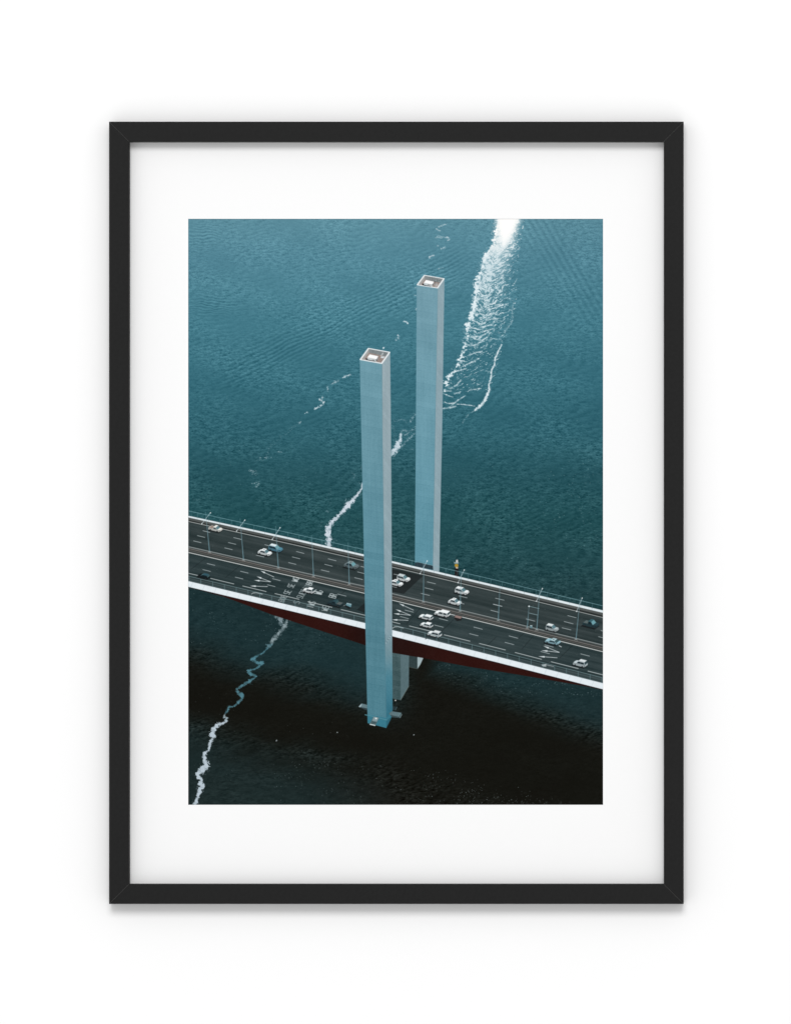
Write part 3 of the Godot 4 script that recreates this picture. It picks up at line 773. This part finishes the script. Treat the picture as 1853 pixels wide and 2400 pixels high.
func near_base() -> void:
	# fenders and landings at the foot of the near tower
	frame(830, 1480, 8.43)
	var deck := Vector3(112, 138, 144)
	poly([85, 1490, 140, 1425, 262, 1455, 262, 1560, 215, 1552], Vector3(52, 66, 70))
	poly([85, 1490, 140, 1425, 262, 1455, 262, 1525], deck, 0.8, concrete(26.0, 5.0, 5.0))
	poly([85, 1490, 130, 1440, 150, 1450, 110, 1505], Vector3(176, 194, 198), 0.8)
	poly([750, 1480, 840, 1490, 815, 1560, 750, 1555], Vector3(40, 54, 57))
	stroke([845, 1490, 810, 1560], 0.8, Vector3(110, 140, 148), 0.8)
	stroke([830, 1380, 832, 1470], 0.6, Vector3(70, 88, 92), 0.7)
	blob(pt(812, 1366), 1.5, Vector3(226, 226, 222))


func near_landing() -> void:
	frame(830, 1480, 8.43)
	var deck := Vector3(104, 130, 136)
	poly([685, 1620, 740, 1580, 930, 1610, 938, 1640, 900, 1715, 740, 1700, 690, 1640], Vector3(58, 74, 78))
	poly([690, 1620, 740, 1580, 930, 1610, 885, 1690, 700, 1650], deck, 0.75, concrete(26.0, 5.0, 5.0))
	stroke([900, 1712, 938, 1640], 1.2, Vector3(160, 182, 188), 0.8)
	poly([262, 1640, 625, 1715, 700, 1640, 735, 1690, 630, 1910, 262, 1815], Vector3(56, 118, 136), 1.0, concrete(5.0, 1.0, 2.0))
	poly([630, 1760, 735, 1690, 720, 1740, 630, 1912], Vector3(44, 96, 112), 0.8)
	stroke([205, 1650, 640, 1765, 690, 1690], 1.8, Vector3(64, 120, 134), 0.95)
	stroke([205, 1640, 640, 1750], 0.8, Vector3(122, 168, 178), 0.8)
	poly([380, 1685, 490, 1705, 415, 1870, 295, 1840], Vector3(82, 106, 112))
	poly([385, 1690, 482, 1708, 445, 1785, 352, 1765], Vector3(138, 158, 162), 0.9)
	blob(pt(428, 1722), 1.9, Vector3(226, 232, 232))
	stroke([340, 1790, 430, 1812], 1.2, Vector3(34, 48, 52), 0.9)
	stroke([318, 1815, 415, 1838], 1.0, Vector3(34, 48, 52), 0.9)
	poly([310, 1826, 418, 1850, 412, 1872, 298, 1846], Vector3(196, 208, 208))


func paint_print() -> Image:
	rng.seed = 4711
	n_wave.seed = 3; n_wave.frequency = 0.055; n_wave.fractal_octaves = 3
	n_fine.seed = 8; n_fine.frequency = 0.13; n_fine.fractal_octaves = 2
	n_slow.seed = 21; n_slow.frequency = 0.012; n_slow.fractal_octaves = 3
	ink.resize(W * H * 3)
	water()
	glints()
	boat_wake()
	foam_specks()
	# far tower
	frame(0, 0, 1)
	tower_body([976.1, 667.6, 974.0, 1000, 971.5, 1345], [1025.2, 675.4, 1019.3, 1000, 1013.5, 1345], [1040.9, 652.8, 1035.7, 1000, 1028.6, 1345],
		[[130.0, Vector3(114, 154, 168)], [450.0, Vector3(107, 153, 168)], [800.0, Vector3(90, 142, 158)]], [[130.0, Vector3(140, 164, 173)], [600.0, Vector3(137, 161, 170)], [820.0, Vector3(142, 164, 172)]])
	tower_top(pt(976.1, 667.6), pt(993.4, 644.6), pt(1040.9, 652.8), pt(1025.5, 675.4), true)
	frame(910, 1290, 6.744)
	poly([415, 195, 470, 188, 700, 240, 706, 310, 600, 290, 415, 255], Vector3(44, 60, 68))
	buoy()
	piers()
	bridge()
	near_base()
	frame(0, 0, 1)
	tower_body([842.7, 843, 846, 1000, 856, 1480, 861, 1694.7], [894.8, 852.5, 895.6, 1000, 901.5, 1480, 904.7, 1706.6], [913.8, 825.3, 915.8, 1000, 918.7, 1480, 919.6, 1665],
		[[310.0, Vector3(110, 154, 168)], [560.0, Vector3(100, 145, 159)], [800.0, Vector3(90, 138, 153)], [1000.0, Vector3(82, 128, 142)], [1190.0, Vector3(79, 128, 142)]], [[310.0, Vector3(150, 168, 175)], [700.0, Vector3(140, 162, 170)], [960.0, Vector3(134, 157, 166)], [1020.0, Vector3(112, 144, 154)], [1075.0, Vector3(74, 126, 142)], [1150.0, Vector3(56, 112, 130)]])
	tower_top(pt(842.7, 843.0), pt(862.4, 815.9), pt(913.8, 825.3), pt(894.8, 852.5), false)
	frame(830, 1480, 8.43)
	for i in 9:
		var q := pt(618 + i * 15, 240 - i * 22)
		line(q, q + Vector2(1.0, -2.0), 0.9, Vector3(52, 66, 72) if i % 2 else Vector3(214, 224, 226), 0.85)
	near_landing()
	var bytes := PackedByteArray()
	bytes.resize(W * H * 3)
	for i in W * H * 3:
		# the inks are set down on bright paper: less ink value than the lit print shows
		bytes[i] = int(clampf(255.0 * pow(maxf(ink[i], 0.0) / 255.0, 1.0) * INK, 0.0, 255.0))
	return Image.create_from_data(W, H, false, Image.FORMAT_RGB8, bytes)


const INK := 0.935

# ---------------------------------------------------------------- the frame


func mesh_of(quads: Array, onto: ArrayMesh = null) -> ArrayMesh:
	# each quad: four corners, clockwise seen from its front
	var st := SurfaceTool.new()
	st.begin(Mesh.PRIMITIVE_TRIANGLES)
	for q in quads:
		var n: Vector3 = -((q[1] - q[0]) as Vector3).cross(q[2] - q[0]).normalized()
		for k in [0, 1, 2, 0, 2, 3]:
			st.set_normal(n)
			st.add_vertex(q[k])
	return st.commit(onto)


func box(lo: Vector3, hi: Vector3) -> ArrayMesh:
	var v := func(i: int) -> Vector3: return Vector3(hi.x if i & 1 else lo.x, hi.y if i & 2 else lo.y, hi.z if i & 4 else lo.z)
	var out := []
	for f in [[4, 6, 7, 5], [1, 3, 2, 0], [0, 2, 6, 4], [5, 7, 3, 1], [6, 2, 3, 7], [0, 4, 5, 1]]:
		out.append([v.call(f[0]), v.call(f[1]), v.call(f[2]), v.call(f[3])])
	return mesh_of(out)


# one mitred rail: its outer edge runs from a to b (counter-clockwise seen from the front), profile = [inset, z] points
func rail(a: Vector2, b: Vector2, profile: Array) -> ArrayMesh:
	var d := (b - a).normalized()
	var inward := Vector2(-d.y, d.x)
	var quads := []
	var nip := 0.00002          # each rail ends a hair before the mitre line
	var ease := 0.0003          # and its cut edge is eased
	var pos := func(at_b: bool, inset: float, z: float, back: float) -> Vector3:
		var s := inset + nip + back
		var p := (b - d * s if at_b else a + d * s) + inward * inset
		return Vector3(p.x, p.y, z)
	var n := profile.size()
	for i in n:
		var p: Array = profile[i]
		var q: Array = profile[(i + 1) % n]
		quads.append([pos.call(false, p[0], p[1], ease), pos.call(false, q[0], q[1], ease), pos.call(true, q[0], q[1], ease), pos.call(true, p[0], p[1], ease)])
	var mid_z := 0.009
	var cut := []
	# eased ends: a narrow slope from the full section down to a slightly lower section on the mitre plane
	for at_b in [false, true]:
		for i in n:
			var p: Array = profile[i]
			var q: Array = profile[(i + 1) % n]
			var pz: float = p[1] - (0.00035 if p[1] > mid_z else 0.0)
			var qz: float = q[1] - (0.00035 if q[1] > mid_z else 0.0)
			var f := [pos.call(at_b, p[0], p[1], ease), pos.call(at_b, q[0], q[1], ease), pos.call(at_b, q[0], qz, 0.0), pos.call(at_b, p[0], pz, 0.0)]
			if not at_b:
				f.reverse()
			cut.append(f)
	var m := mesh_of(quads)
	return mesh_of(cut, m)


func part(called: String, mesh: Mesh, m: Material, parent: Node3D) -> MeshInstance3D:
	var o := MeshInstance3D.new()
	o.name = called
	o.mesh = mesh
	if m:
		o.material_override = m
	o.cast_shadow = GeometryInstance3D.SHADOW_CASTING_SETTING_ON
	parent.add_child(o, true)
	return o


func noise_texture(freq: float, lo: Color, hi: Color, seed_value: int, bump := false) -> NoiseTexture2D:
	var n := FastNoiseLite.new()
	n.seed = seed_value; n.frequency = freq; n.fractal_octaves = 4
	var t := NoiseTexture2D.new()
	t.width = 512; t.height = 512; t.seamless = true; t.noise = n
	if bump:
		t.as_normal_map = true; t.bump_strength = 2.0
	else:
		var g := Gradient.new()
		g.colors = PackedColorArray([lo, hi])
		g.offsets = PackedFloat32Array([0.25, 0.75])
		t.color_ramp = g
	return t


func _ready() -> void:
	# camera: square to the wall, low and to the right, with a shifted lens
	var eye := Vector3(0.27, -0.10, 5.0)
	var front_z := 0.0165
	var cam := Camera3D.new()
	cam.name = "camera"
	cam.projection = Camera3D.PROJECTION_FRUSTUM
	cam.near = 0.5
	cam.far = 50.0
	var k := cam.near / (eye.z - front_z)
	cam.size = 0.96 * k
	cam.frustum_offset = Vector2(-eye.x, -eye.y) * k
	cam.position = eye
	cam.current = true
	add_child(cam)
	# light: a bright even studio and one large soft lamp above the picture
	var env := Environment.new()
	env.background_mode = Environment.BG_COLOR
	env.background_color = Color(1, 1, 1)
	env.background_energy_multiplier = 0.78
	env.tonemap_mode = Environment.TONE_MAPPER_LINEAR
	env.tonemap_exposure = 1.05
	env.sdfgi_enabled = true
	env.ssao_enabled = true
	env.ssil_enabled = true
	var world := WorldEnvironment.new()
	world.name = "studio_light"
	world.environment = env
	add_child(world)
	var lamp := AreaLight3D.new()
	lamp.name = "softbox"
	lamp.area_size = Vector2(4.0, 3.0)
	lamp.area_normalize_energy = true
	lamp.light_energy = 37.5
	lamp.light_color = Color(1, 1, 1)
	lamp.shadow_enabled = true
	lamp.position = Vector3(0.15, 4.7, 8.0)
	add_child(lamp)
	lamp.look_at(Vector3(0, 0, 0))

	# the wall
	var plaster := StandardMaterial3D.new()
	plaster.albedo_texture = noise_texture(0.02, Color(0.939, 0.939, 0.939), Color(0.941, 0.941, 0.941), 5)
	plaster.uv1_triplanar = true
	plaster.uv1_scale = Vector3.ONE * 1.5
	plaster.roughness = 0.95
	plaster.specular_mode = BaseMaterial3D.SPECULAR_DISABLED
	var wall := MeshInstance3D.new()
	wall.name = "wall"
	wall.mesh = box(Vector3(-2.5, -2.0, -0.12), Vector3(2.5, 2.0, 0.0))
	wall.material_override = plaster
	wall.set_meta("kind", "structure")
	wall.set_meta("label", "plain bright white wall behind the picture frame")
	add_child(wall)

	# the picture frame, hung on the wall
	var thing := Node3D.new()
	thing.name = "picture_frame"
	thing.position = Vector3(0.0008, -0.3675, 0.0)
	thing.set_meta("label", "black framed photograph of a bridge with two grey towers, hung on a white wall")
	thing.set_meta("category", "picture frame")
	add_child(thing)

	var black := StandardMaterial3D.new()
	black.albedo_texture = noise_texture(0.05, Color(0.112, 0.112, 0.112), Color(0.120, 0.120, 0.120), 12)
	black.uv1_triplanar = true
	black.uv1_scale = Vector3.ONE * 9.0
	black.normal_enabled = true
	black.normal_texture = noise_texture(0.11, Color.BLACK, Color.WHITE, 31, true)
	black.normal_scale = 0.012
	black.roughness = 0.55
	black.metallic_specular = 0.2
	var bare := StandardMaterial3D.new()      # the cut ends, where the paint is thin
	bare.albedo_color = Color(0.30, 0.30, 0.295)
	bare.roughness = 0.7
	bare.metallic_specular = 0.2
	var x0 := -0.2690
	var x1 := 0.2690
	var y1 := 0.7335
	var wide := 0.0186
	var zf := front_z
	var lip := 0.0004
	var profile := [[0.0, 0.0006], [0.0, zf - lip], [lip, zf], [wide - lip, zf], [wide, zf - lip], [wide, 0.0054], [wide - 0.004, 0.0054], [wide - 0.004, 0.0006]]
	profile.reverse()
	var corners := [Vector2(x0, 0), Vector2(x1, 0), Vector2(x1, y1), Vector2(x0, y1)]
	for i in 4:
		var r := rail(corners[i], corners[(i + 1) % 4], profile)
		r.surface_set_material(0, black)
		r.surface_set_material(1, bare)
		part("rail", r, null, thing)

	# backing, mount and print
	var card := StandardMaterial3D.new()
	card.albedo_color = Color(0.55, 0.5, 0.43)
	card.roughness = 0.95
	card.specular_mode = BaseMaterial3D.SPECULAR_DISABLED
	var in_a := Vector2(x0 + wide - 0.003, wide - 0.003)
	var in_b := Vector2(x1 - wide + 0.003, y1 - wide + 0.003)
	part("backing_board", box(Vector3(in_a.x, in_a.y, 0.0012), Vector3(in_b.x, in_b.y, 0.0040)), card, thing)
	# window of the mount, in the thing's own metres
	var win_a := Vector2(-0.1959, 0.0926)
	var win_b := Vector2(0.1933, 0.6432)
	var mount := StandardMaterial3D.new()
	mount.albedo_texture = noise_texture(0.2, Color(0.917, 0.917, 0.917), Color(0.921, 0.921, 0.921), 44)
	mount.uv1_triplanar = true
	mount.uv1_scale = Vector3.ONE * 12.0
	mount.roughness = 0.95
	mount.specular_mode = BaseMaterial3D.SPECULAR_DISABLED
	var mz0 := 0.0047
	var mz1 := 0.0051
	var mq := []
	var oc := [in_a, Vector2(in_b.x, in_a.y), in_b, Vector2(in_a.x, in_b.y)]
	var ic := [win_a, Vector2(win_b.x, win_a.y), win_b, Vector2(win_a.x, win_b.y)]
	for i in 4:
		var a: Vector2 = oc[i]
		var b: Vector2 = oc[(i + 1) % 4]
		var c: Vector2 = ic[(i + 1) % 4]
		var d: Vector2 = ic[i]
		mq.append([Vector3(a.x, a.y, mz1), Vector3(d.x, d.y, mz1), Vector3(c.x, c.y, mz1), Vector3(b.x, b.y, mz1)])
		mq.append([Vector3(a.x, a.y, mz0), Vector3(b.x, b.y, mz0), Vector3(c.x, c.y, mz0), Vector3(d.x, d.y, mz0)])
		mq.append([Vector3(d.x, d.y, mz1), Vector3(d.x, d.y, mz0), Vector3(c.x, c.y, mz0), Vector3(c.x, c.y, mz1)])
		mq.append([Vector3(a.x, a.y, mz0), Vector3(a.x, a.y, mz1), Vector3(b.x, b.y, mz1), Vector3(b.x, b.y, mz0)])
	var m := part("mount", mesh_of(mq), mount, thing)
	m.set_meta("label", "wide white mount around the photograph")

	var sheet := StandardMaterial3D.new()
	sheet.albedo_texture = ImageTexture.create_from_image(paint_print())
	sheet.roughness = 0.9
	sheet.specular_mode = BaseMaterial3D.SPECULAR_DISABLED
	var st := SurfaceTool.new()
	st.begin(Mesh.PRIMITIVE_TRIANGLES)
	var pa := win_a - Vector2(0.00002, 0.00002)
	var pb := win_b + Vector2(0.00002, 0.00002)
	var cs := [Vector3(pa.x, pa.y, 0.0046), Vector3(pa.x, pb.y, 0.0046), Vector3(pb.x, pb.y, 0.0046), Vector3(pb.x, pa.y, 0.0046)]
	var us := [Vector2(0, 1), Vector2(0, 0), Vector2(1, 0), Vector2(1, 1)]
	for i in [0, 1, 2, 0, 2, 3]:
		st.set_normal(Vector3(0, 0, 1))
		st.set_uv(us[i])
		st.add_vertex(cs[i])
	var print_part := part("print", st.commit(), sheet, thing)
	print_part.set_meta("label", "teal aerial photograph of a road bridge, its two towers and a boat's wake")
